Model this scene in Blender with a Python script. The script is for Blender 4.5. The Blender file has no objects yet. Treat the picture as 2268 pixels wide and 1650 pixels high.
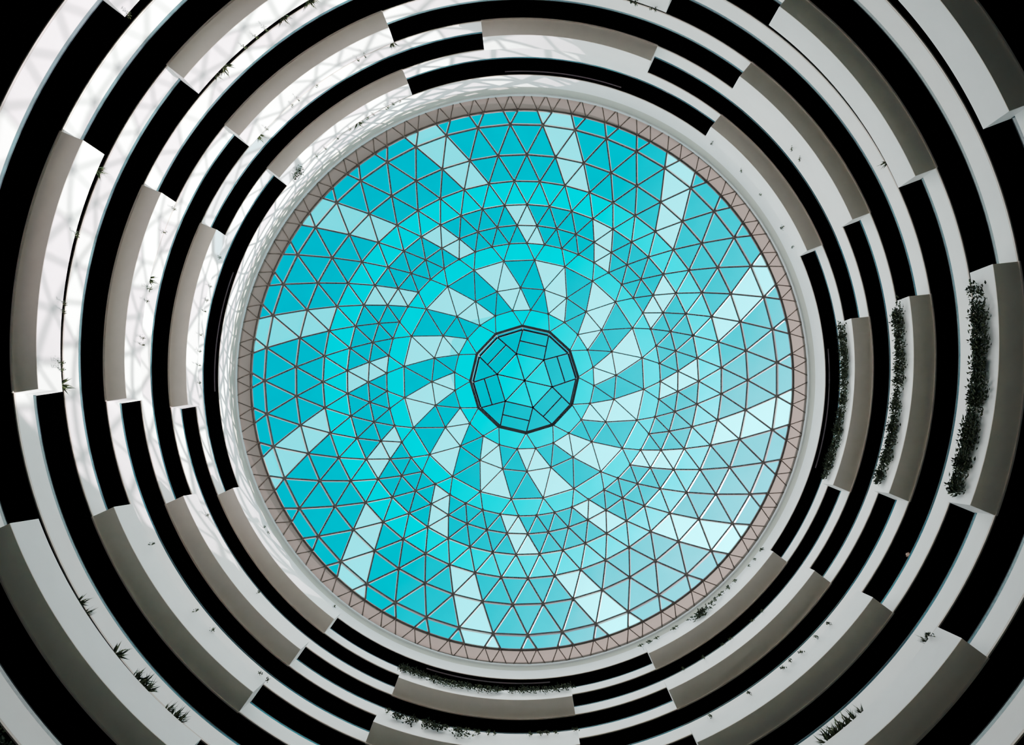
import bpy, math, random
from mathutils import Vector, Matrix

S = bpy.context.scene
COL = S.collection
random.seed(7)
rad = math.radians

# ------------------------------------------------------------------ materials
def new_mat(name):
    m = bpy.data.materials.new(name)
    m.use_nodes = True
    nt = m.node_tree
    nt.nodes.clear()
    return m, nt, nt.nodes.new('ShaderNodeOutputMaterial')

def paint(name, col, rough=0.6, var=0.06, scale=1.5, spec=0.3, metallic=0.0, streak=0.0):
    m, nt, out = new_mat(name)
    b = nt.nodes.new('ShaderNodeBsdfPrincipled')
    b.inputs['Roughness'].default_value = rough
    b.inputs['Metallic'].default_value = metallic
    b.inputs['Specular IOR Level'].default_value = spec
    tc = nt.nodes.new('ShaderNodeTexCoord')
    n = nt.nodes.new('ShaderNodeTexNoise')
    n.inputs['Scale'].default_value = scale
    n.inputs['Detail'].default_value = 6
    n.inputs['Roughness'].default_value = 0.6
    nt.links.new(tc.outputs['Object'], n.inputs['Vector'])
    r = nt.nodes.new('ShaderNodeValToRGB')
    lo = [max(0, c * (1 - var)) for c in col]
    hi = [min(1, c * (1 + var)) for c in col]
    r.color_ramp.elements[0].position = 0.3
    r.color_ramp.elements[0].color = (*lo, 1)
    r.color_ramp.elements[1].position = 0.7
    r.color_ramp.elements[1].color = (*hi, 1)
    nt.links.new(n.outputs['Fac'], r.inputs['Fac'])
    nt.links.new(r.outputs['Color'], b.inputs['Base Color'])
    nt.links.new(b.outputs['BSDF'], out.inputs['Surface'])
    return m

def glass(name, tint, frost=(0.8, 0.85, 0.85), wt=0.0, refl=0.0):
    """thin architectural pane: tinted see-through, a share of scattered light, a little mirror"""
    m, nt, out = new_mat(name)
    t = nt.nodes.new('ShaderNodeBsdfTransparent')
    tc = nt.nodes.new('ShaderNodeTexCoord')
    n = nt.nodes.new('ShaderNodeTexNoise')
    n.inputs['Scale'].default_value = 0.9
    n.inputs['Detail'].default_value = 3
    nt.links.new(tc.outputs['Object'], n.inputs['Vector'])
    mx = nt.nodes.new('ShaderNodeValToRGB')
    mx.color_ramp.elements[0].position = 0.3
    mx.color_ramp.elements[0].color = (*[c * 0.95 for c in tint], 1)
    mx.color_ramp.elements[1].position = 0.7
    mx.color_ramp.elements[1].color = (*[min(1, c * 1.04) for c in tint], 1)
    nt.links.new(n.outputs['Fac'], mx.inputs['Fac'])
    nt.links.new(mx.outputs['Color'], t.inputs['Color'])
    last = t.outputs['BSDF']
    if wt > 0:
        d = nt.nodes.new('ShaderNodeBsdfTranslucent')
        d.inputs['Color'].default_value = (*frost, 1)
        mix = nt.nodes.new('ShaderNodeMixShader')
        mix.inputs[0].default_value = wt
        nt.links.new(last, mix.inputs[1])
        nt.links.new(d.outputs['BSDF'], mix.inputs[2])
        last = mix.outputs[0]
    if refl > 0:
        g = nt.nodes.new('ShaderNodeBsdfGlossy')
        g.inputs['Roughness'].default_value = 0.08
        g.inputs['Color'].default_value = (0.7, 0.95, 1.0, 1)
        mix = nt.nodes.new('ShaderNodeMixShader')
        mix.inputs[0].default_value = refl
        nt.links.new(last, mix.inputs[1])
        nt.links.new(g.outputs['BSDF'], mix.inputs[2])
        last = mix.outputs[0]
    nt.links.new(last, out.inputs['Surface'])
    return m

M_WHITE = paint('white_plaster', (0.85, 0.85, 0.84), 0.65, 0.035, 0.7)
M_SOFFIT = paint('grey_soffit_plaster', (0.84, 0.725, 0.635), 0.8, 0.04, 1.2)
M_LIP = paint('tan_drip_edge', (0.62, 0.52, 0.46), 0.6, 0.08, 3)
M_GROOVE = paint('dark_shadow_joint', (0.03, 0.027, 0.027), 0.8, 0.1, 3)
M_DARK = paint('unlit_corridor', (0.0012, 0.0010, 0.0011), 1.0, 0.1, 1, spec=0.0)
M_BEIGE = paint('beige_cornice_strip', (0.56, 0.54, 0.47), 0.6, 0.04, 1)
def brown_membrane():
    m = paint('brown_soffit_panel', (0.065, 0.053, 0.045), 0.5, 0.05, 0.8)
    nt = m.node_tree
    out = [n for n in nt.nodes if n.type == 'OUTPUT_MATERIAL'][0]
    b = [n for n in nt.nodes if n.type == 'BSDF_PRINCIPLED'][0]
    t = nt.nodes.new('ShaderNodeBsdfTranslucent'); t.inputs['Color'].default_value = (0.66, 0.50, 0.45, 1)
    mx = nt.nodes.new('ShaderNodeMixShader'); mx.inputs[0].default_value = 0.07
    nt.links.new(b.outputs[0], mx.inputs[1]); nt.links.new(t.outputs[0], mx.inputs[2]); nt.links.new(mx.outputs[0], out.inputs['Surface'])
    return m
M_BROWN = brown_membrane()
M_RIB = paint('brown_steel', (0.15, 0.115, 0.10), 0.5, 0.1, 4)
M_STEEL = paint('grey_painted_steel', (0.11, 0.092, 0.088), 0.45, 0.08, 3, spec=0.5)
M_HUBSTEEL = paint('dark_hub_steel', (0.06, 0.07, 0.075), 0.4, 0.08, 3, spec=0.5)
M_RAIL = paint('dark_handrail', (0.045, 0.06, 0.07), 0.3, 0.1, 5, spec=0.6)
M_STRIP = paint('grey_metal_track', (0.42, 0.36, 0.40), 0.4, 0.05, 4)
M_SOIL = paint('planter_soil', (0.035, 0.025, 0.018), 1.0, 0.3, 8)
M_FLOOR = paint('lobby_floor_tile', (0.32, 0.26, 0.22), 0.5, 0.06, 0.6)
M_LOWER = paint('lower_wall_plaster', (0.46, 0.38, 0.33), 0.7, 0.04, 0.6)
M_LEAF = paint('dark_green_leaf', (0.022, 0.036, 0.014), 0.6, 0.35, 9)
M_LEAF2 = paint('olive_leaf', (0.075, 0.085, 0.035), 0.6, 0.3, 9)
M_STEM = paint('brown_stem', (0.05, 0.035, 0.02), 0.8, 0.2, 9)
M_SKIN = paint('skin', (0.50, 0.32, 0.26), 0.6, 0.05, 6)
M_HAIR = paint('dark_hair', (0.03, 0.02, 0.018), 0.5, 0.2, 20)
M_SHIRT = paint('pale_shirt', (0.62, 0.64, 0.66), 0.8, 0.06, 8)
M_TROUSER = paint('dark_trousers', (0.04, 0.045, 0.06), 0.8, 0.1, 8)

G_CLEAR = glass('bright_cyan_glass', (0.9, 0.97, 0.95), wt=0.0)
G_TEAL = glass('teal_grey_glass', (0.54, 0.50, 0.54), (0.75, 0.80, 0.85), wt=0.0)
G_LIGHT = glass('frosted_pale_glass', (0.92, 0.96, 0.95), (0.42, 0.92, 0.86), wt=0.13)
G_HUB = glass('lantern_teal_glass', (0.45, 0.47, 0.5), wt=0.0)
G_HUBWALL = glass('lantern_wall_glass', (0.22, 0.32, 0.36), wt=0.0, refl=0.1)

def rail_glass():
    m, nt, out = new_mat('dark_teal_balustrade_glass')
    t = nt.nodes.new('ShaderNodeBsdfTransparent')
    t.inputs['Color'].default_value = (0.25, 0.4, 0.45, 1)
    b = nt.nodes.new('ShaderNodeBsdfPrincipled')
    b.inputs['Base Color'].default_value = (0.02, 0.075, 0.095, 1)
    b.inputs['Roughness'].default_value = 0.12
    mix = nt.nodes.new('ShaderNodeMixShader')
    mix.inputs[0].default_value = 0.75
    nt.links.new(t.outputs[0], mix.inputs[1])
    nt.links.new(b.outputs[0], mix.inputs[2])
    nt.links.new(mix.outputs[0], out.inputs['Surface'])
    return m
G_RAIL = rail_glass()

# ------------------------------------------------------------------ helpers
class MB:
    def __init__(self):
        self.v, self.f, self.m = [], [], []
    def add(self, vs, fs, mi=0):
        o = len(self.v)
        self.v += [tuple(p) for p in vs]
        self.f += [tuple(i + o for i in f) for f in fs]
        self.m += [mi] * len(fs)
    def arc(self, r0, r1, z0, z1, a0, a1, step=0.75, mi=0, closed=False):
        """curved bar of rectangular section; a0 < a1 in degrees"""
        n = max(1, int(math.ceil((a1 - a0) / step)))
        cnt = n if closed else n + 1
        vs = []
        for i in range(cnt):
            a = rad(a0 + (a1 - a0) * i / n)
            c, s = math.cos(a), math.sin(a)
            vs += [(r0 * c, r0 * s, z0), (r1 * c, r1 * s, z0), (r1 * c, r1 * s, z1), (r0 * c, r0 * s, z1)]
        fs = []
        for i in range(n):
            p, q = 4 * i, 4 * ((i + 1) % cnt)
            fs += [(p, p + 1, q + 1, q), (p + 1, p + 2, q + 2, q + 1), (p + 2, p + 3, q + 3, q + 2), (p + 3, p, q, q + 3)]
        if not closed:
            e = 4 * n
            fs += [(3, 2, 1, 0), (e, e + 1, e + 2, e + 3)]
        self.add(vs, fs, mi)
    def beam(self, p, q, w, d, nrm, mi=0, drop=0.0):
        p, q, nrm = Vector(p), Vector(q), Vector(nrm).normalized()
        ax = (q - p).normalized()
        side = ax.cross(nrm).normalized() * (w / 2)
        up = side.cross(ax).normalized()
        if up.dot(nrm) < 0:
            up = -up
        t, b = up * (d / 2 - drop), -up * (d / 2 + drop)
        vs = [p + side + t, p - side + t, p - side + b, p + side + b, q + side + t, q - side + t, q - side + b, q + side + b]
        self.add(vs, [(0, 1, 2, 3), (7, 6, 5, 4), (0, 4, 5, 1), (1, 5, 6, 2), (2, 6, 7, 3), (3, 7, 4, 0)], mi)
    def disc(self, p, nrm, r, h, n=8, mi=0):
        p, nrm = Vector(p), Vector(nrm).normalized()
        a = nrm.orthogonal().normalized(); b = nrm.cross(a)
        vs = []
        for k in range(n):
            t = 2 * math.pi * k / n
            o = a * math.cos(t) * r + b * math.sin(t) * r
            vs += [p + o + nrm * h / 2, p + o - nrm * h / 2]
        fs = [(2 * k, 2 * k + 1, (2 * k + 3) % (2 * n), (2 * k + 2) % (2 * n)) for k in range(n)]
        fs += [tuple(range(0, 2 * n, 2)), tuple(reversed(range(1, 2 * n, 2)))]
        self.add(vs, fs, mi)
    def tube_arc(self, R, z, r, a0, a1, step=1.0, n=6, mi=0):
        m = max(1, int(math.ceil((a1 - a0) / step)))
        vs, fs = [], []
        for i in range(m + 1):
            a = rad(a0 + (a1 - a0) * i / m)
            for k in range(n):
                t = 2 * math.pi * k / n
                rr = R + r * math.cos(t)
                vs.append((rr * math.cos(a), rr * math.sin(a), z + r * math.sin(t)))
        for i in range(m):
            for k in range(n):
                p, q = i * n + k, i * n + (k + 1) % n
                fs.append((p, q, q + n, p + n))
        fs += [tuple(reversed(range(n))), tuple(range(m * n, m * n + n))]
        self.add(vs, fs, mi)
    def build(self, name, mats, parent=None, origin=None, fix=True):
        me = bpy.data.meshes.new(name)
        vs = self.v
        if origin is not None:
            vs = [(x - origin[0], y - origin[1], z - origin[2]) for x, y, z in vs]
        me.from_pydata(vs, [], self.f)
        if not isinstance(mats, (list, tuple)):
            mats = [mats]
        for m in mats:
            me.materials.append(m)
        me.polygons.foreach_set('material_index', self.m)
        me.update()
        if fix:
            import bmesh
            bm = bmesh.new(); bm.from_mesh(me)
            bmesh.ops.recalc_face_normals(bm, faces=bm.faces)
            bm.to_mesh(me); bm.free()
        o = bpy.data.objects.new(name, me)
        COL.objects.link(o)
        if parent is not None:
            o.parent = parent
        return o

def tag(o, label=None, cat=None, group=None, kind=None):
    if label: o['label'] = label
    if cat: o['category'] = cat
    if group: o['group'] = group
    if kind: o['kind'] = kind
    return o

def empty(name, loc, label, cat, group=None):
    o = bpy.data.objects.new(name, None)
    o.empty_display_size = 0.3
    o.location = loc
    COL.objects.link(o)
    return tag(o, label, cat, group)

# ------------------------------------------------------------------ dimensions (metres, camera height is z = 0)
R = 18.0                     # inner face of the balcony parapets
RBOX = 17.1                  # inner face of the projecting planter boxes
RBACK = 22.0
ZG = -1.5                    # lobby floor
ZF0 = 44.02                  # bottom of the wall under the dome
def zfloor(k):
    return ZF0 if k == 0 else 40.80 - 2.92 * (k - 1)
ODD = {'upper left': (-142.3, -111.4), 'upper right': (-50.4, -20.6), 'lower right': (37.1, 66.1), 'lower left': (125.2, 155.8)}
EVEN = {'left': (-188.7, -157.2), 'top': (-96.0, -65.4), 'right': (-5.9, 22.8), 'bottom': (80.8, 110.0)}
ORD = {0: 'top', 1: 'first', 2: 'second', 3: 'third', 4: 'fourth', 5: 'fifth', 6: 'sixth', 7: 'seventh', 8: 'eighth', 9: 'ninth'}

# ------------------------------------------------------------------ camera
TX, TY = -0.026951728809088867, -0.09135413793101795
cam_d = bpy.data.cameras.new('camera')
cam = bpy.data.objects.new('camera', cam_d)
COL.objects.link(cam)
cx, sx, cy, sy = math.cos(TX), math.sin(TX), math.cos(TY), math.sin(TY)
right = Vector((cx, 0, -sx)); down = Vector((-sy * sx, cy, -sy * cx)); fwd = Vector((cy * sx, sy, cy * cx))
EYE = Vector((0.7978834277, 4.4310743799, 0.0))
m3 = Matrix((right, -down, -fwd)).transposed()
cam.matrix_world = Matrix.Translation(EYE) @ m3.to_4x4()
cam_d.sensor_width = 36.0
cam_d.lens = 1650.0 / 2268.0 * 36.0
cam_d.clip_end = 500
S.camera = cam

def in_frame(pts, margin=60):
    for p in pts:
        d = Vector(p) - EYE
        z = d.dot(fwd)
        if z <= 0: continue
        x = 1134 + 1650 * d.dot(right) / z; y = 825 + 1650 * d.dot(down) / z
        if -margin < x < 2268 + margin and -margin < y < 1650 + margin:
            return True
    return False

def arc_seen(r, z, a0, a1, margin=60):
    return in_frame([(r * math.cos(rad(a0 + (a1 - a0) * i / 40)), r * math.sin(rad(a0 + (a1 - a0) * i / 40)), z) for i in range(41)], margin)

# ------------------------------------------------------------------ room shell
def structure(mb, name, mat):
    return tag(mb.build(name, mat), kind='structure')

mb = MB(); mb.arc(0.01, RBACK + 1, ZG - 0.3, ZG, 0, 360, 3, closed=True); structure(mb, 'floor', M_FLOOR)
mb = MB(); mb.arc(R, R + 0.3, ZG, 16.6, 0, 360, 1.0, closed=True); structure(mb, 'wall_lower', M_LOWER)
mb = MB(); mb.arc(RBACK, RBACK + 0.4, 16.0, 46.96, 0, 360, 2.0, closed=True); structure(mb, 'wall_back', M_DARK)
for k in range(0, 10):
    z = zfloor(k)
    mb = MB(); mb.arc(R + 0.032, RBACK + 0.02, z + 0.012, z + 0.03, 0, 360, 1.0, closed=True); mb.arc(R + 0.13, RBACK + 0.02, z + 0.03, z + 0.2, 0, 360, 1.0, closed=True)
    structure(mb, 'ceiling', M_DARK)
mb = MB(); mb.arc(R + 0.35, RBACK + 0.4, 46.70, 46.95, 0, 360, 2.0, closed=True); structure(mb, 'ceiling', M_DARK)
# wall below the dome, its tan bottom edge, beige cornice strip, white upper lip
mb = MB()
mb.arc(R, R + 0.35, ZF0 + 0.05, 45.55, 0, 360, 0.75, closed=True)
mb.arc(R + 0.0, R + 0.035, ZF0 - 0.02, ZF0 + 0.05, 0, 360, 0.75, mi=1, closed=True)
structure(mb, 'wall_top', [M_WHITE, M_LIP])
mb = MB(); mb.arc(R + 0.06, R + 0.35, 45.55, 46.52, 0, 360, 0.75, closed=True); structure(mb, 'trim_1', M_BEIGE)
mb = MB(); mb.arc(R - 0.03, R + 0.35, 46.52, 46.96, 0, 360, 0.75, closed=True); structure(mb, 'trim_2', M_WHITE)
# linear tracks on the top ceiling
for nm, (a0, a1) in {'left': (175.3, 198.4), 'top': (-92.6, -69.8), 'right': (-3.0, 19.2), 'bottom': (84.4, 106.9)}.items():
    mb = MB(); mb.arc(R + 0.215, R + 0.265, ZF0 - 0.03, ZF0 + 0.011, a0, a1, 0.75)
    o = mb.build('ceiling_track', M_STRIP)
    tag(o, 'thin curved metal track on the dark ceiling just outside the dome wall, %s arc' % nm, 'ceiling track', 'ceiling tracks around the dome')

# ------------------------------------------------------------------ balcony parapets between the planters
def make_parapet(k, a0, a1, side):
    z = zfloor(k)
    am = rad((a0 + a1) / 2)
    base = (R * math.cos(am), R * math.sin(am), z)
    t = empty('balcony_parapet', base, 'white curved parapet with glass rail, %s balcony ring out, %s stretch' % (ORD[k], side),
              'parapet', 'parapets of the %s ring' % ORD[k])
    mb = MB(); mb.arc(R, R + 0.12, z + 0.085, z + 1.03, a0, a1); mb.build('wall_face', M_WHITE, t, base)
    mb = MB(); mb.arc(R - 0.015, R + 0.03, z - 0.02, z + 0.055, a0, a1); tag(mb.build('drip_edge', M_LIP, t, base), 'tan bottom edge')
    mb = MB(); mb.arc(R + 0.02, R + 0.12, z + 0.03, z + 0.085, a0, a1); tag(mb.build('shadow_joint', M_GROOVE, t, base), 'dark joint line')
    mb = MB(); mb.arc(R + 0.05, R + 0.07, z + 1.03, z + 1.24, a0, a1); tag(mb.build('glass_railing', G_RAIL, t, base), 'dark teal glass strip')
    mb = MB(); mb.tube_arc(R + 0.06, z + 1.26, 0.022, a0, a1); tag(mb.build('handrail', M_RAIL, t, base), 'dark metal handrail')
    return t

SIDE_E = [('left', 'top', 'upper left'), ('top', 'right', 'upper right'), ('right', 'bottom', 'lower right'), ('bottom', 'left', 'lower left')]
SIDE_O = [('upper left', 'upper right', 'top'), ('upper right', 'lower right', 'right'), ('lower right', 'lower left', 'bottom'), ('lower left', 'upper left', 'left')]
for k in range(1, 10):
    B, seq = (ODD, SIDE_O) if k % 2 else (EVEN, SIDE_E)
    for s0, s1, nm in seq:
        a0, a1 = B[s0][1], B[s1][0]
        while a1 < a0: a1 += 360
        if arc_seen(R, zfloor(k) + 1.0, a0, a1, 0):
            make_parapet(k, a0, a1, nm)

# ------------------------------------------------------------------ projecting planter boxes
BH = 1.37
def make_box(k, a0, a1, side):
    z = zfloor(k)
    am = rad((a0 + a1) / 2)
    base = (17.5 * math.cos(am), 17.5 * math.sin(am), z)
    t = empty('planter_box', base, 'white planter box with grey underside on the %s balcony ring out, %s' % (ORD[k], side),
              'planter', 'projecting planter boxes')
    e = math.degrees(0.08 / R)
    mb = MB(); mb.arc(RBOX, RBOX + 0.09, z + 0.02, z + BH, a0, a1); mb.build('front_panel', M_WHITE, t, base)
    for b0, b1 in ((a0, a0 + e), (a1 - e, a1)):
        mb = MB(); mb.arc(RBOX + 0.09, R + 0.12, z + 0.02, z + BH, b0, b1, 0.3); mb.build('end_panel', M_WHITE, t, base)
    mb = MB(); mb.arc(RBOX + 0.004, R - 0.02, z, z + 0.02, a0 + 0.01, a1 - 0.01)
    mb.arc(RBOX + 0.09, R + 0.12, z + 0.02, z + 0.12, a0 + e, a1 - e)
    tag(mb.build('soffit', M_SOFFIT, t, base), 'grey underside')
    mb = MB(); mb.arc(R - 0.02, R + 0.03, z - 0.075, z + 0.02, a0, a1); tag(mb.build('drip_edge', M_LIP, t, base), 'tan edge along the wall')
    mb = MB(); mb.arc(RBOX + 0.09, R + 0.0, z + 0.12, z + 1.22, a0 + e, a1 - e); tag(mb.build('soil', M_SOIL, t, base), 'dark soil')
    return t

BOX_SEEN = set()
for k in range(1, 10):
    for side, (a0, a1) in (ODD if k % 2 else EVEN).items():
        if arc_seen(RBOX, zfloor(k) + BH - 0.05, a0, a1, 0) or arc_seen(R, zfloor(k), a0, a1, 0):
            make_box(k, a0, a1, side); BOX_SEEN.add((k, side))

# ------------------------------------------------------------------ plants
def leaf(mb, p, d, L, w, mi=0):
    d = d.normalized()
    s = d.cross(Vector((random.uniform(-1, 1), random.uniform(-1, 1), random.uniform(-1, 1)))).normalized() * w / 2
    n = s.cross(d).normalized() * L * 0.12
    mb.add([p, p + d * L * 0.45 + s + n, p + d * L, p + d * L * 0.45 - s + n], [(0, 1, 2, 3)], mi)

def shrub_mesh(seed, size=1.0, count=95):
    """local frame: +x towards the middle of the atrium, z up; the rim of the box is at x = 0.14, z = 0.15"""
    random.seed(seed)
    st, lf = MB(), MB()
    tips = []
    for i in range(8):
        p = Vector((0, random.uniform(-0.1, 0.1), 0.0))
        q = Vector((random.uniform(0.10, 0.16), random.uniform(-0.16, 0.16), random.uniform(0.20, 0.27)))
        r = Vector((random.uniform(0.24, 0.33), q.y * 1.8 * size + random.uniform(-.08, .08), random.uniform(-0.80, -0.02)))
        st.beam(p, q, 0.012, 0.012, (1, 0.2, 0.1)); st.beam(q, r, 0.009, 0.009, (0.2, 1, 0.1))
        tips += [(q.lerp(r, 0.2), 1), (q.lerp(r, 0.5), 1.0), (q.lerp(r, 0.8), 1.0), (r, 1.0)]
    n = 0
    while n < count:
        c, s = random.choice(tips)
        p = c + Vector((random.gauss(0, 0.045), random.gauss(0, 0.09 * size), random.gauss(0, 0.08)))
        if p.z < 0.18 and p.x < 0.21: continue
        d = Vector((random.uniform(-0.5, 1), random.uniform(-1, 1), random.uniform(-0.9, 0.8)))
        if p.x < 0.32: d.x = abs(d.x)
        leaf(lf, p, d, random.uniform(0.08, 0.16), random.uniform(0.05, 0.085), 0 if random.random() < 0.8 else 1)
        n += 1
    return st, lf

def tuft_mesh(seed, count=24):
    """spiky upright tuft leaning over the rim"""
    random.seed(seed)
    st, lf = MB(), MB()
    st.beam((0, 0, 0), (0.05, 0, 0.2), 0.025, 0.025, (1, 0, 0))
    for i in range(count):
        d = Vector((random.uniform(0.0, 0.75), random.uniform(-0.75, 0.75), random.uniform(0.5, 1.0)))
        leaf(lf, Vector((0.06, random.uniform(-.04, .04), 0.16)), d, random.uniform(0.32, 0.62), random.uniform(0.04, 0.07), i % 2)
    return st, lf

def sprig_mesh(seed, count=34):
    """thin trailing sprig spilling over the rim"""
    random.seed(seed)
    st, lf = MB(), MB()
    a = Vector((0, 0, 0)); b = Vector((0.12, 0.02, 0.22)); c = Vector((0.25, random.uniform(-.15, .15), 0.12)); e = Vector((0.28, c.y + random.uniform(-.15, .15), random.uniform(-0.40, -0.10)))
    for p, q in ((a, b), (b, c), (c, e)): st.beam(p, q, 0.012, 0.012, (0.3, 1, 0.2))
    for i in range(count):
        t = random.random()
        p = (b.lerp(c, t) if random.random() < 0.5 else c.lerp(e, t)) + Vector((random.uniform(0, 0.06), random.gauss(0, 0.06), random.gauss(0, 0.04)))
        if p.z < 0.18: p.x = max(p.x, 0.23)
        d = Vector((random.uniform(0.1, 1), random.uniform(-1, 1), random.uniform(-0.6, 0.8)))
        leaf(lf, p, d, random.uniform(0.07, 0.14), random.uniform(0.04, 0.07), i % 3 == 0)
    return st, lf

PROTO = {}
def proto(name, st, lf):
    a = lf.build('leaves', [M_LEAF, M_LEAF2], fix=False); b = st.build('stem', M_STEM)
    da, db = a.data, b.data
    bpy.data.objects.remove(a); bpy.data.objects.remove(b)
    return da, db
PROTO['shrub'] = [proto('shrub', *shrub_mesh(100 + i, count=120)) for i in range(5)]
PROTO['leafy_tuft'] = [proto('tuft', *tuft_mesh(200 + i)) for i in range(4)]
PROTO['trailing_plant'] = [proto('sprig', *sprig_mesh(300 + i)) for i in range(5)]
prng = random.Random(11)

def plant(kind, k, ang, size, label, cat, group):
    z = zfloor(k) + 1.22
    r = RBOX + 0.14
    a = rad(ang)
    t = empty(kind, (r * math.cos(a), r * math.sin(a), z), label, cat, group)
    t.rotation_euler = (0, 0, a + math.pi)
    t.scale = (1.0 if size > 0.75 else 0.92, size, 0.75 + 0.25 * size)
    la, st = prng.choice(PROTO[kind])
    o = bpy.data.objects.new('foliage', la); COL.objects.link(o); o.parent = t
    o = bpy.data.objects.new('stem', st); COL.objects.link(o); o.parent = t

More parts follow.
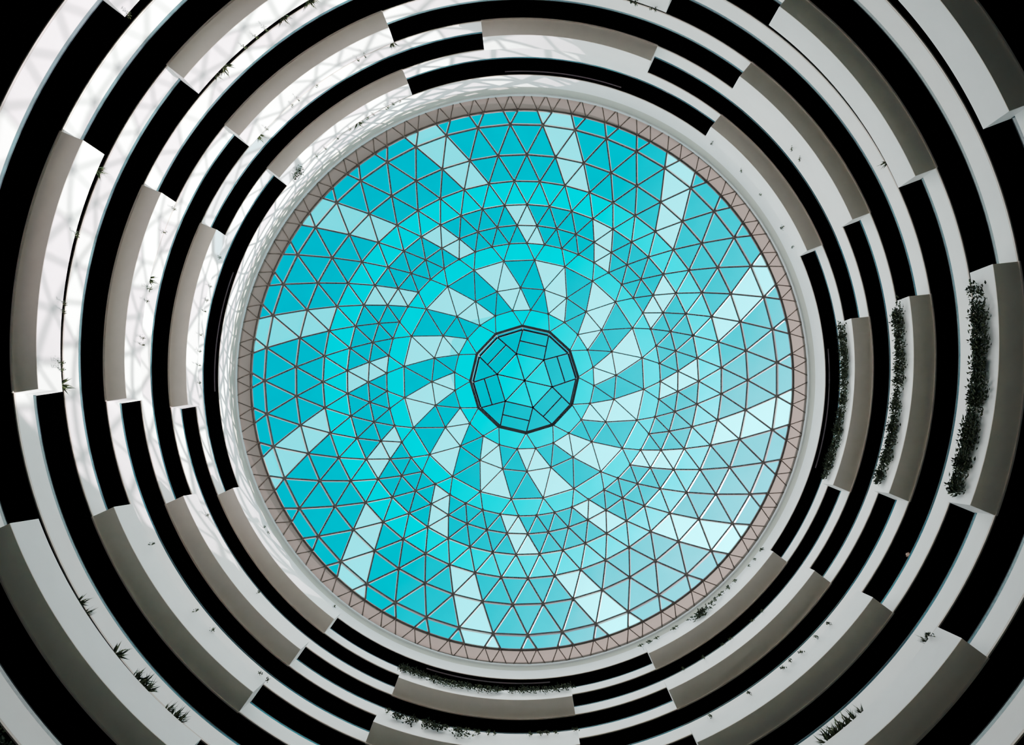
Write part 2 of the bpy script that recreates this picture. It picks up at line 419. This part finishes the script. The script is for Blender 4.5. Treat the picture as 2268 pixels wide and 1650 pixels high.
HEDGES = [(2, 'right', -4.9, 21.6, 34, 1.0), (4, 'right', -4.6, 21.4, 32, 1.05), (6, 'right', -3.6, 21.6, 34, 1.25)]
for k, side, a0, a1, n, sz in HEDGES:
    for i in range(n):
        a = a0 + (a1 - a0) * (i + 0.5) / n + prng.uniform(-0.25, 0.25)
        if prng.random() < 0.06: continue
        plant('shrub', k, a, sz * prng.uniform(0.7, 1.2),
              'dark green shrub in the dense hedge along the right planter of the %s balcony ring' % ORD[k], 'shrub',
              'hedge shrubs on the right planter of the %s ring' % ORD[k])
PLANTS = {
    (5, 'upper left'): [(-121.09, 1.2, 't'), (-125.65, 1.0, 't'), (-128.79, 0.5, 'p'), (-130.39, 0.3, 'p'), (-132.63, 0.4, 'p'), (-136.86, 1.2, 't'), (-138.46, 0.6, 't')],
    (3, 'upper left'): [(-111.70, 0.8, 't'), (-116.92, 0.3, 'p'), (-118.38, 0.3, 'p'), (-126.77, 0.3, 'p'), (-130.68, 0.4, 'p'), (-132.21, 0.3, 'p'), (-139.83, 0.8, 't'), (-138.05, 0.3, 'p')],
    (1, 'upper left'): [(-139.28, 1.0, 's'), (-140.36, 0.6, 'p'), (-134.04, 0.4, 'p'), (-131.82, 0.4, 'p'), (-128.67, 0.4, 'p'), (-125.61, 0.5, 'p'), (-123.32, 1.2, 't'), (-121.47, 0.6, 'p'), (-119.98, 0.5, 'p'), (-117.06, 0.8, 'p'), (-115.54, 0.5, 'p'), (-114.21, 0.4, 'p')],
    (6, 'left'): [(-159.39, 0.8, 't'), (-168.43, 0.6, 'p'), (-177.47, 0.4, 'p'), (-178.53, 0.4, 'p'), (-185.06, 0.6, 'p'), (-185.94, 0.5, 'p'), (-187.83, 1.0, 't')],
    (4, 'left'): [(-158.29, 0.4, 'p'), (-162.06, 0.5, 'p'), (-169.92, 0.8, 't'), (-171.37, 0.8, 'p'), (-173.36, 0.3, 'p'), (-179.16, 0.5, 'p'), (-180.21, 0.4, 'p')],
    (2, 'left'): [(-161.26, 0.6, 'p'), (-166.85, 0.5, 'p'), (-169.43, 0.6, 'p'), (-171.50, 0.5, 'p'), (-175.65, 0.5, 'p'), (-178.93, 0.4, 'p'), (-181.39, 0.4, 'p'), (-184.65, 0.4, 'p')],
    (1, 'lower left'): [(146.90, 0.4, 'p'), (145.64, 0.3, 'p'), (126.89, 0.4, 'p')],
    (3, 'lower left'): [(151.80, 0.5, 'p'), (136.55, 0.2, 'p')],
    (5, 'lower left'): [(149.56, 0.4, 'p'), (138.59, 0.2, 'p'), (135.13, 0.4, 'p'), (126.32, 0.3, 'p'), (125.26, 0.3, 'p')],
    (7, 'lower left'): [(145.42, 0.6, 't'), (143.98, 0.5, 't'), (138.38, 1.0, 't'), (135.08, 0.6, 't'), (134.30, 1.3, 't'), (133.28, 1.0, 't'), (130.07, 0.6, 't'), (129.12, 0.8, 't'), (128.40, 0.8, 't')],
    (2, 'bottom'): [(109.84, 0.6, 's'), (108.89, 0.9, 's'), (107.30, 0.8, 's'), (106.08, 0.6, 's'), (104.65, 0.8, 's'), (103.30, 0.9, 's'), (102.12, 0.8, 's'), (100.78, 1.0, 's'), (99.35, 0.8, 's'), (98.03, 0.7, 's'), (96.22, 1.0, 's'), (94.67, 0.9, 's'), (93.12, 0.9, 's'), (90.80, 0.5, 's'), (88.49, 0.8, 's'), (86.95, 0.8, 's'), (85.02, 0.7, 's'), (83.33, 0.7, 's'), (81.49, 0.8, 's')],
    (4, 'bottom'): [(108.79, 0.8, 'p'), (106.96, 0.8, 's'), (105.34, 0.8, 's'), (104.21, 0.6, 'p'), (103.16, 0.7, 'p'), (102.18, 0.8, 's'), (100.84, 1.0, 's'), (99.84, 0.8, 'p'), (97.82, 1.1, 's'), (96.83, 0.8, 'p'), (95.84, 0.8, 'p'), (95.17, 0.6, 'p'), (93.74, 0.7, 'p'), (92.89, 0.4, 'p'), (87.69, 0.6, 'p'), (86.07, 0.8, 'p'), (85.10, 0.8, 'p'), (84.24, 0.5, 'p'), (81.47, 0.8, 'p')],
    (1, 'lower right'): [(37.54, 0.6, 'p'), (40.05, 0.4, 'p'), (41.50, 0.3, 'p'), (45.47, 0.6, 'p'), (47.24, 0.8, 'p'), (48.89, 1.0, 'p'), (50.50, 0.7, 'p'), (51.86, 0.7, 'p'), (53.75, 1.0, 's'), (54.77, 1.0, 's'), (59.48, 0.9, 'p'), (63.29, 0.6, 'p'), (65.06, 0.8, 'p'), (66.54, 0.6, 'p')],
    (3, 'lower right'): [(46.87, 0.4, 'p'), (49.38, 0.4, 'p'), (53.90, 0.5, 'p'), (55.38, 0.3, 'p'), (58.82, 0.5, 'p'), (62.48, 0.4, 'p')],
    (5, 'lower right'): [(42.87, 0.3, 'p'), (45.44, 0.3, 'p'), (48.51, 0.5, 'p'), (49.98, 0.3, 'p'), (51.67, 0.5, 'p'), (56.91, 0.2, 'p'), (63.00, 0.4, 'p')],
    (7, 'lower right'): [(38.20, 0.6, 'p'), (38.94, 0.5, 't'), (49.24, 0.3, 't'), (50.36, 0.7, 't'), (51.21, 0.8, 't'), (52.19, 1.0, 't'), (53.02, 1.0, 't'), (53.88, 1.1, 't')],
    (1, 'upper right'): [(-48.54, 0.6, 'p'), (-40.43, 0.2, 'p'), (-34.80, 0.5, 'p'), (-26.99, 0.8, 'p'), (-22.70, 0.4, 'p')],
    (3, 'upper right'): [(-35.89, 0.3, 'p'), (-33.69, 0.2, 'p')],
    (5, 'upper right'): [(-24.56, 0.4, 't')],
    (4, 'top'): [(-70.33, 0.7, 'p'), (-71.26, 0.5, 'p'), (-67.89, 0.3, 'p'), (-67.06, 0.3, 'p')],
    (7, 'upper left'): [(-141.92, 0.5, 'p')],
    (9, 'lower left'): [(136.56, 0.6, 's'), (135.75, 0.6, 's')],
}
KINDS = {'t': ('leafy_tuft', 'spiky tuft'), 's': ('shrub', 'shrub'), 'p': ('trailing_plant', 'trailing plant')}
LOOK = {'t': 'spiky upright tuft of leaves', 's': 'small bushy dark green shrub', 'p': 'small trailing leafy sprig'}
for (k, side), lst in PLANTS.items():
    for a, size, c in lst:
        kind, cat = KINDS[c]
        plant(kind, k, a, max(0.5, size * (1.5 if (k, side) == (1, 'lower right') else 1.1)), '%s on the %s planter, %s balcony ring out' % (LOOK[c], side, ORD[k]), cat,
              '%ss on the %s planter of the %s ring' % (cat, side, ORD[k]))
# ------------------------------------------------------------------ the glass dome
ZB, RISE, RE = 47.30, 6.7, 17.25
RS = (RE * RE + RISE * RISE) / (2 * RISE)
ZC = ZB + RISE - RS
ROWS = [3.893, 5.051, 6.603, 8.530, 9.622, 10.787, 12.081, 13.488, 14.979, 16.571]
def dome_pt(rho, deg):
    z = ZC + math.sqrt(RS * RS - rho * rho)
    dx = 0.25 * max(0.0, min(1.0, (z - ZB) / RISE)) - 0.09 * max(0, 1 - (z - ZB) / RISE)
    if rho >= RE - 0.01: dx = 0.0
    return Vector((rho * math.cos(rad(deg)) + dx, rho * math.sin(rad(deg)), z))
T0 = -91.9
def node(row, j):
    """row 0: 12 nodes, 1..3: 24 nodes, 4..9: 48 nodes"""
    if row == 0: a = T0 + 30 * j
    elif row == 2: a = T0 + 15 * j
    elif row < 4: a = T0 - 7.5 + 15 * j
    elif row % 2 == 0: a = T0 + 3.75 + 7.5 * j
    else: a = T0 + 7.5 * j
    return dome_pt(ROWS[row], a)
dome = empty('glass_dome', (0, 0, 46.96), 'round triangulated glass dome with cyan and frosted panes over the atrium', 'dome')
DB = (0, 0, 46.96)
def nrm(p): return Vector((p[0], p[1], p[2] - ZC)).normalized()
INS = 0.0
def pane(mb, pts, mi=0):
    c = sum(pts, Vector()) / len(pts)
    up = nrm(c) * 0.06
    mb.add([p + up for p in pts], [tuple(range(len(pts)))], mi)

def glazing(row, panes, label):
    """panes: list of (points, kind, cluster); kind c clear, t teal, l frosted; each cluster is one lifted-out panel group"""
    names = {'c': ('clear_ring', G_CLEAR), 't': ('tinted_panel', G_TEAL), 'l': ('frosted_panel', G_LIGHT)}
    fr = {}
    for pts, kind, cl in panes:
        fr.setdefault((kind, cl), []).append(pts)
    for (kind, cl), lst in fr.items():
        mb = MB()
        for pts in lst: pane(mb, pts)
        nm, mt = names[kind]
        tag(mb.build(nm, mt, dome, DB, fix=False), {'c': label, 't': 'teal tinted panes', 'l': 'pale frosted panes'}[kind])

def lattice(rowname, beams, nodes, w=0.085, d=0.15, mat=M_STEEL):
    mb = MB()
    for p, q in beams: mb.beam(p, q, w * 1.15, d, nrm((p + q) / 2), drop=0.02)
    for p in nodes: mb.disc(p - nrm(p) * 0.03, nrm(p), 0.105, 0.19, 8, 1)
    mb.build('strut_ring', [mat, M_RIB], dome, DB)

# row 0-1 (around the hub): clear
P = []
for j in range(12):
    v, v2 = node(0, j), node(0, j + 1)
    a, b, c = node(1, 2 * j), node(1, 2 * j + 1), node(1, 2 * j + 2)
    P += [([v, a, b], 'c', 0), ([v, b, c, v2], 'c', 0)]
glazing(0, P, 'clear bright cyan ring around the hub')
# row 1-2 and 2-3
P = []
for j in range(24):
    kd = 'l' if j % 2 == 0 else 't'
    P += [([node(1, j), node(2, j - 1), node(2, j)], kd, j // 2), ([node(1, j), node(1, j + 1), node(2, j)], kd, j // 2)]
glazing(1, P, 'ring of alternating teal and frosted panes')
lattice('b', [(node(0, j), node(1, 2 * j + s)) for j in range(12) for s in (0, 1)] + [(node(1, j), node(1, j + 1)) for j in range(24)] + [(node(1, j), node(2, j - s)) for j in range(24) for s in (0, 1)], [node(1, j) for j in range(24)], 0.07, 0.12)
P = []
for j in range(24):
    kd = 'l' if j % 2 == 1 else 't'
    P += [([node(2, j), node(3, j), node(3, j + 1)], kd, j // 2), ([node(2, j), node(2, j + 1), node(3, j + 1)], kd, j // 2)]
glazing(2, P, 'ring of alternating teal and frosted panes')
lattice('c', [(node(2, j), node(2, j + 1)) for j in range(24)] + [(node(2, j), node(3, j + s)) for j in range(24) for s in (0, 1)], [node(2, j) for j in range(24)], 0.07, 0.13)
# row 3-4, 24 nodes to 48: clear.  r3 j sits at T0-7.5+15j; r4 m at T0+3.75+7.5m  -> neighbours m = 2j-2, 2j-1
P = []
for j in range(24):
    a, b, c = node(4, 2 * j - 2), node(4, 2 * j - 1), node(4, 2 * j)
    P += [([node(3, j), a, b], 'c', 0), ([node(3, j), b, c, node(3, j + 1)], 'c', 0)]
glazing(3, P, 'clear bright cyan ring')
lattice('d', [(node(3, j), node(3, j + 1)) for j in range(24)] + [(node(3, j), node(4, 2 * j - 2 + s)) for j in range(24) for s in (0, 1)], [node(3, j) for j in range(24)], 0.075, 0.13)
# rows 4..9
OFF = {4: 0, 5: 0, 7: 2, 8: 1, 9: 1}
def light(row, j):
    # frosted rhombi, one in four around each ring; the index steps along the swirl
    off = OFF.get(row)
    return off is not None and (j - off) % 4 == 0
for row in range(4, 9):
    P, B = [], []
    for j in range(48):
        if row % 2 == 0:   # row at T0+3.75+7.5j ; next row at T0+7.5j
            o1, o2 = node(row + 1, j), node(row + 1, j + 1)
        else:              # row at T0+7.5j ; next at T0+3.75+7.5j
            o1, o2 = node(row + 1, j - 1), node(row + 1, j)
        n1, n2 = node(row, j), node(row, j + 1)
        kd = 'c' if row == 6 else ('l' if light(row, j) else 't')
        g = 0 if row == 6 else ((j - OFF[row]) // 4) % 12
        P += [([n1, o1, o2], kd, g), ([n1, n2, o2], kd, g)]
        B += [(n1, o1), (n1, o2), (n1, n2)]
    glazing(row, P, 'clear bright cyan ring' if row == 6 else 'ring of teal panes with frosted rhombi')
    lattice('r%d' % row, B, [node(row, j) for j in range(48)], 0.078 + 0.004 * (row - 4), 0.14 + 0.01 * (row - 4))
# last row down to the base ring
P, B = [], []
for j in range(48):
    a = T0 + 7.5 * j
    e1, e2, e3 = dome_pt(RE, a - 1.6), dome_pt(RE, a + 1.6), dome_pt(RE, a + 7.5 - 1.6)
    kd = 'l' if light(9, j) else 't'
    g = ((j - OFF[9]) // 4) % 12
    P += [([node(9, j), e1, e2], kd, g), ([node(9, j), e2, e3, node(9, j + 1)], kd, g)]
    B += [(node(9, j), e1), (node(9, j), e2), (node(9, j), node(9, j + 1))]
glazing(9, P, 'lowest ring of panes, cut by the base ring')
lattice('e', B, [node(9, j) for j in range(48)], 0.098, 0.19)
# base ring and the brown ribbed soffit under the dome's edge
mb = MB(); mb.arc(RE - 0.03, RE + 0.12, ZB - 0.03, ZB + 0.12, 0, 360, 0.75, closed=True); mb.build('base_ring', M_RIB, dome, DB)
mb = MB()
n = 480
vs = []
for i in range(n):
    c, s = math.cos(2 * math.pi * i / n), math.sin(2 * math.pi * i / n)
    vs += [((R + 0.33) * c, (R + 0.33) * s, 46.52), (RE * c, RE * s, ZB)]
mb.add(vs, [(2 * i, 2 * i + 1, (2 * i + 3) % (2 * n), (2 * i + 2) % (2 * n)) for i in range(n)])
tag(mb.build('soffit_panels', M_BROWN, dome, DB), 'brown soffit ring around the glass')
mb = MB()
for j in range(48):
    for s in (-1, 1):
        a = rad(T0 + 7.5 * j + 1.6 * s)
        i = Vector((RE * math.cos(a), RE * math.sin(a), ZB - 0.05))
        for da in (-1.55, 1.55):
            b = a + rad(da)
            o = Vector(((R + 0.02) * math.cos(b), (R + 0.02) * math.sin(b), 46.74))
            mb.beam(i, o, 0.055, 0.06, (0, 0, 1))
        mb.disc(i + Vector((0, 0, 0.0)), (0, 0, 1), 0.085, 0.08, 8)
tag(mb.build('zigzag_braces', M_RIB, dome, DB), 'zigzag brown struts crossing the soffit')
# hub lantern: dodecagon kerb, short glass wall, flat cap with hexagon
HZ, HR = 54.95, 3.80
def hub(rr, deg, z): return Vector((0.25 + rr * math.cos(rad(deg)), rr * math.sin(rad(deg)), z))
low = [node(0, j) for j in range(12)]
top = [hub(HR, T0 + 30 * j, HZ) for j in range(12)]
hexv = [hub(HR * 0.55, T0 - 15 + 60 * j, HZ) for j in range(6)]
ctr = hub(0, 0, HZ)
lantern = bpy.data.objects.new('hub_lantern', None); COL.objects.link(lantern); lantern.parent = dome
tag(lantern, 'dark twelve-sided lantern at the centre')
mb = MB()
for j in range(12):
    mb.beam(low[j], low[(j + 1) % 12], 0.19, 0.22, (0, 0, 1)); mb.beam(top[j], top[(j + 1) % 12], 0.13, 0.12, (0, 0, 1))
    mb.beam(low[j], top[j], 0.07, 0.07, (math.cos(rad(T0 + 30 * j)), math.sin(rad(T0 + 30 * j)), 0))
mb.build('kerb_frame', M_HUBSTEEL, lantern, DB)
mb = MB()
for j in range(12): mb.add([low[j], low[(j + 1) % 12], top[(j + 1) % 12], top[j]], [(0, 1, 2, 3)])
mb.build('glass_wall', G_HUBWALL, lantern, DB, fix=False)
bars, cap = MB(), MB()
for j in range(6):
    h1, h2 = hexv[j], hexv[(j + 1) % 6]
    # rectangle on the edge between top vertices 2j and 2j+1 (mid angle T0+15+60j)
    t1, t2 = top[2 * j], top[(2 * j + 1) % 12]
    up = Vector((0, 0, 0.03))
    cap.add([ctr + up, h1 + up, h2 + up], [(0, 1, 2)], 1)
    cap.add([h1 + up, t1 + up, t2 + up, h2 + up], [(0, 1, 2, 3)], 0)
    cap.add([h2 + up, t2 + up, top[(2 * j + 2) % 12] + up], [(0, 1, 2)], 0)
    for p, q in ((ctr, h1), (h1, h2), (h1, t1), (h2, t2)): bars.beam(p, q, 0.10, 0.10, (0, 0, 1))
    bars.beam(h1.lerp(t1, 0.54), h2.lerp(t2, 0.54), 0.10, 0.09, (0, 0, 1))
cap.build('cap_glazing', [G_HUB, G_CLEAR], lantern, DB, fix=False)
bars.build('cap_bars', M_HUBSTEEL, lantern, DB)

# ------------------------------------------------------------------ a visitor leaning at the rail of the fifth ring
def person(ang, r, k):
    z = zfloor(k) + 0.2
    a = rad(ang)
    t = empty('person', (r * math.cos(a), r * math.sin(a), z), 'person in a pale shirt looking over the rail of the fifth balcony ring, lower right', 'person')
    t.rotation_euler = (0, 0, a + math.pi)    # +x looks into the atrium
    def skin(name, J, E, mat, parent, lev=2):
        me = bpy.data.meshes.new(name); me.from_pydata([j[0] for j in J], E, [])
        me.materials.append(mat)
        o = bpy.data.objects.new(name, me); COL.objects.link(o); o.parent = parent
        sk = o.modifiers.new('skin', 'SKIN'); sk.use_smooth_shade = True
        lay = me.skin_vertices[0] if me.skin_vertices else None
        if lay is None:
            bpy.context.view_layer.update(); lay = me.skin_vertices[0]
        for i, j in enumerate(J): lay.data[i].radius = (j[1], j[1])
        lay.data[0].use_root = True
        sub = o.modifiers.new('smooth', 'SUBSURF'); sub.levels = lev; sub.render_levels = lev
        return o
    J = [((-.02, 0, .93), .13), ((0, 0, 1.15), .125), ((.03, 0, 1.36), .13), ((.05, 0, 1.47), .055), ((.08, 0, 1.55), .075), ((.10, 0, 1.62), .088), ((.09, 0, 1.69), .06)]
    E = [(0, 1), (1, 2), (2, 3), (3, 4), (4, 5), (5, 6)]
    def chain(start, pts):
        prev = start
        for p in pts:
            J.append(p); E.append((prev, len(J) - 1)); prev = len(J) - 1
        return prev
    for s in (-1, 1):
        chain(0, [((-.02, .1 * s, .88), .095), ((.02, .11 * s, .48), .06), ((-.01, .11 * s, .09), .042), ((.12, .12 * s, .03), .035)])
        h = chain(2, [((.03, .17 * s, 1.38), .06), ((.02, .24 * s, 1.14), .043), ((.12, .20 * s, 1.10), .035), ((.17, .17 * s, 1.13), .03)])
        for i, (dy, L) in enumerate(((-.03, .065), (-.01, .08), (.01, .085), (.03, .075))):
            chain(h, [((.20, (.17 + dy) * s, 1.135), .009), ((.20 + L * .4, (.17 + dy * 1.1) * s, 1.125), .008), ((.20 + L * .6, (.17 + dy * 1.1) * s, 1.10), .007)])
        chain(h, [((.17, (.13) * s, 1.13), .010), ((.20, (.115) * s, 1.12), .008)])
    body = skin('body', J, E, M_SKIN, t)
    JS = [((-.02, 0, .95), .145), ((0, 0, 1.15), .14), ((.03, 0, 1.37), .142)]; ES = [(0, 1), (1, 2)]
    for s in (-1, 1):
        JS += [((.03, .175 * s, 1.385), .072), ((.022, .235 * s, 1.16), .056)]; n0 = len(JS); ES += [(2, n0 - 2), (n0 - 2, n0 - 1)]
    skin('shirt', JS, ES, M_SHIRT, t)
    JT = [((-.02, 0, .93), .142)]; ET = []
    for s in (-1, 1):
        JT += [((-.02, .1 * s, .86), .105), ((.02, .11 * s, .48), .075), ((-.01, .11 * s, .12), .06)]; n0 = len(JT); ET += [(0, n0 - 3), (n0 - 3, n0 - 2), (n0 - 2, n0 - 1)]
    skin('trousers', JT, ET, M_TROUSER, t)
    JH = [((.02, 0, 1.58), .07), ((.03, 0, 1.68), .085), ((.10, 0, 1.735), .06)]
    skin('hair', JH, [(0, 1), (1, 2)], M_HAIR, t)
    mb = MB()
    mb.add([(.18, -.013, 1.60), (.18, .013, 1.60), (.212, 0, 1.602), (.182, 0, 1.645)], [(0, 1, 2), (0, 2, 3), (1, 3, 2), (0, 3, 1)])
    mb.build('nose', M_SKIN, t)
    for s in (-1, 1):
        mb = MB(); mb.disc((.178, .034 * s, 1.648), (1, .3 * s, 0), .012, .01, 8); mb.build('eye', M_HAIR, t)
        mb = MB(); mb.disc((.09, .088 * s, 1.63), (0, 1, 0), .03, .02, 10); mb.build('ear', M_SKIN, t)
    mb = MB(); mb.beam((.176, -.024, 1.575), (.176, .024, 1.575), .012, .008, (1, 0, 0)); mb.build('mouth', M_LIP, t)
person(29.5, 18.36, 5)

# ------------------------------------------------------------------ light: sun and sky
SAZ, SEL = 29.5, 38.5
HLOW, SKY_FILL = 0.12, (5.2, 5.3, 5.0, 1)
sd = Vector((math.cos(rad(SAZ)) * math.cos(rad(SEL)), math.sin(rad(SAZ)) * math.cos(rad(SEL)), math.sin(rad(SEL))))
sun_d = bpy.data.lights.new('sun', 'SUN')
sun_d.energy = 19.0
sun_d.color = (1.02, 0.97, 0.95)
sun_d.angle = rad(0.53)
sun = bpy.data.objects.new('sun', sun_d)
COL.objects.link(sun)
sun.location = sd * 120
sun.rotation_euler = sd.to_track_quat('Z', 'Y').to_euler()

W = bpy.data.worlds.new('sky'); S.world = W; W.use_nodes = True
nt = W.node_tree; nt.nodes.clear()
wo = nt.nodes.new('ShaderNodeOutputWorld'); bg = nt.nodes.new('ShaderNodeBackground')
nt.links.new(bg.outputs[0], wo.inputs['Surface'])
tc = nt.nodes.new('ShaderNodeTexCoord')
def vmath(op, a, b=None):
    n = nt.nodes.new('ShaderNodeVectorMath'); n.operation = op
    nt.links.new(a, n.inputs[0])
    if b is not None: n.inputs[1].default_value = b
    return n
dot = vmath('DOT_PRODUCT', tc.outputs['Generated'], (math.cos(rad(SAZ)), math.sin(rad(SAZ)), 0.0))
sep = nt.nodes.new('ShaderNodeSeparateXYZ'); nt.links.new(tc.outputs['Generated'], sep.inputs[0])
noise = nt.nodes.new('ShaderNodeTexNoise'); noise.inputs['Scale'].default_value = 5.0; noise.inputs['Detail'].default_value = 5
nt.links.new(tc.outputs['Generated'], noise.inputs['Vector'])
ns = nt.nodes.new('ShaderNodeMath'); ns.operation = 'MULTIPLY_ADD'
nt.links.new(noise.outputs['Fac'], ns.inputs[0]); ns.inputs[1].default_value = 0.16
nt.links.new(dot.outputs['Value'], ns.inputs[2])
mr = nt.nodes.new('ShaderNodeMapRange'); mr.inputs['From Min'].default_value = -0.28; mr.inputs['From Max'].default_value = 0.44
nt.links.new(ns.outputs[0], mr.inputs['Value'])
cr = nt.nodes.new('ShaderNodeValToRGB')
e = cr.color_ramp.elements
e[0].position = 0.0; e[0].color = (0.0, 0.92, 1.4, 1)
e[1].position = 1.0; e[1].color = (0.72, 2.6, 3.2, 1)
x = e.new(0.42); x.color = (0.0, 1.1, 1.52, 1)
x = e.new(0.70); x.color = (0.16, 1.6, 2.1, 1)
nt.links.new(mr.outputs[0], cr.inputs['Fac'])
# brightness by height: a white fill band, added out of view to light the walls, 25 to 55 degrees from the zenith, duller towards the horizon
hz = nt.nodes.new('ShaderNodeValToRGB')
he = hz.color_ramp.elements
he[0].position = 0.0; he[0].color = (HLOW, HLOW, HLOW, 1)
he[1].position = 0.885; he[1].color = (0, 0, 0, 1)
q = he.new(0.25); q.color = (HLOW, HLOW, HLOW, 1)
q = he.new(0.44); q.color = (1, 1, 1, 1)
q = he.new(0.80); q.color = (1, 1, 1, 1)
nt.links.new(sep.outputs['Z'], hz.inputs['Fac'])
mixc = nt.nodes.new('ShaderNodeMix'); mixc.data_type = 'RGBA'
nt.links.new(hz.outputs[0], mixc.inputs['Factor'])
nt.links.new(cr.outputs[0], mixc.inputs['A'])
mixc.inputs['B'].default_value = SKY_FILL
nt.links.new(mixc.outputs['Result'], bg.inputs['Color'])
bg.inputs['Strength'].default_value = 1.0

# ------------------------------------------------------------------ colour management and light paths
S.view_settings.view_transform = 'Standard'
S.view_settings.look = 'None'
S.view_settings.exposure = 0.0
# soft highlight shoulder, like the photograph's exposure of the sunlit walls
S.view_settings.use_curve_mapping = True
cm = S.view_settings.curve_mapping
cm.white_level = (4.0, 4.0, 4.0)
cv = cm.curves[3]
for px, py in ((0.009, 0.036), (0.02, 0.12), (0.0525, 0.30), (0.125, 0.50), (0.175, 0.58), (0.25, 0.66), (0.375, 0.745), (0.55, 0.85), (0.7, 0.92)):
    cv.points.new(px, py)
cm.update()
S.cycles.max_bounces = 14
S.cycles.diffuse_bounces = 9
S.cycles.transparent_max_bounces = 24
S.cycles.caustics_reflective = False
S.cycles.caustics_refractive = False
S.cycles.sample_clamp_indirect = 6.0
S.cycles.use_denoising = True
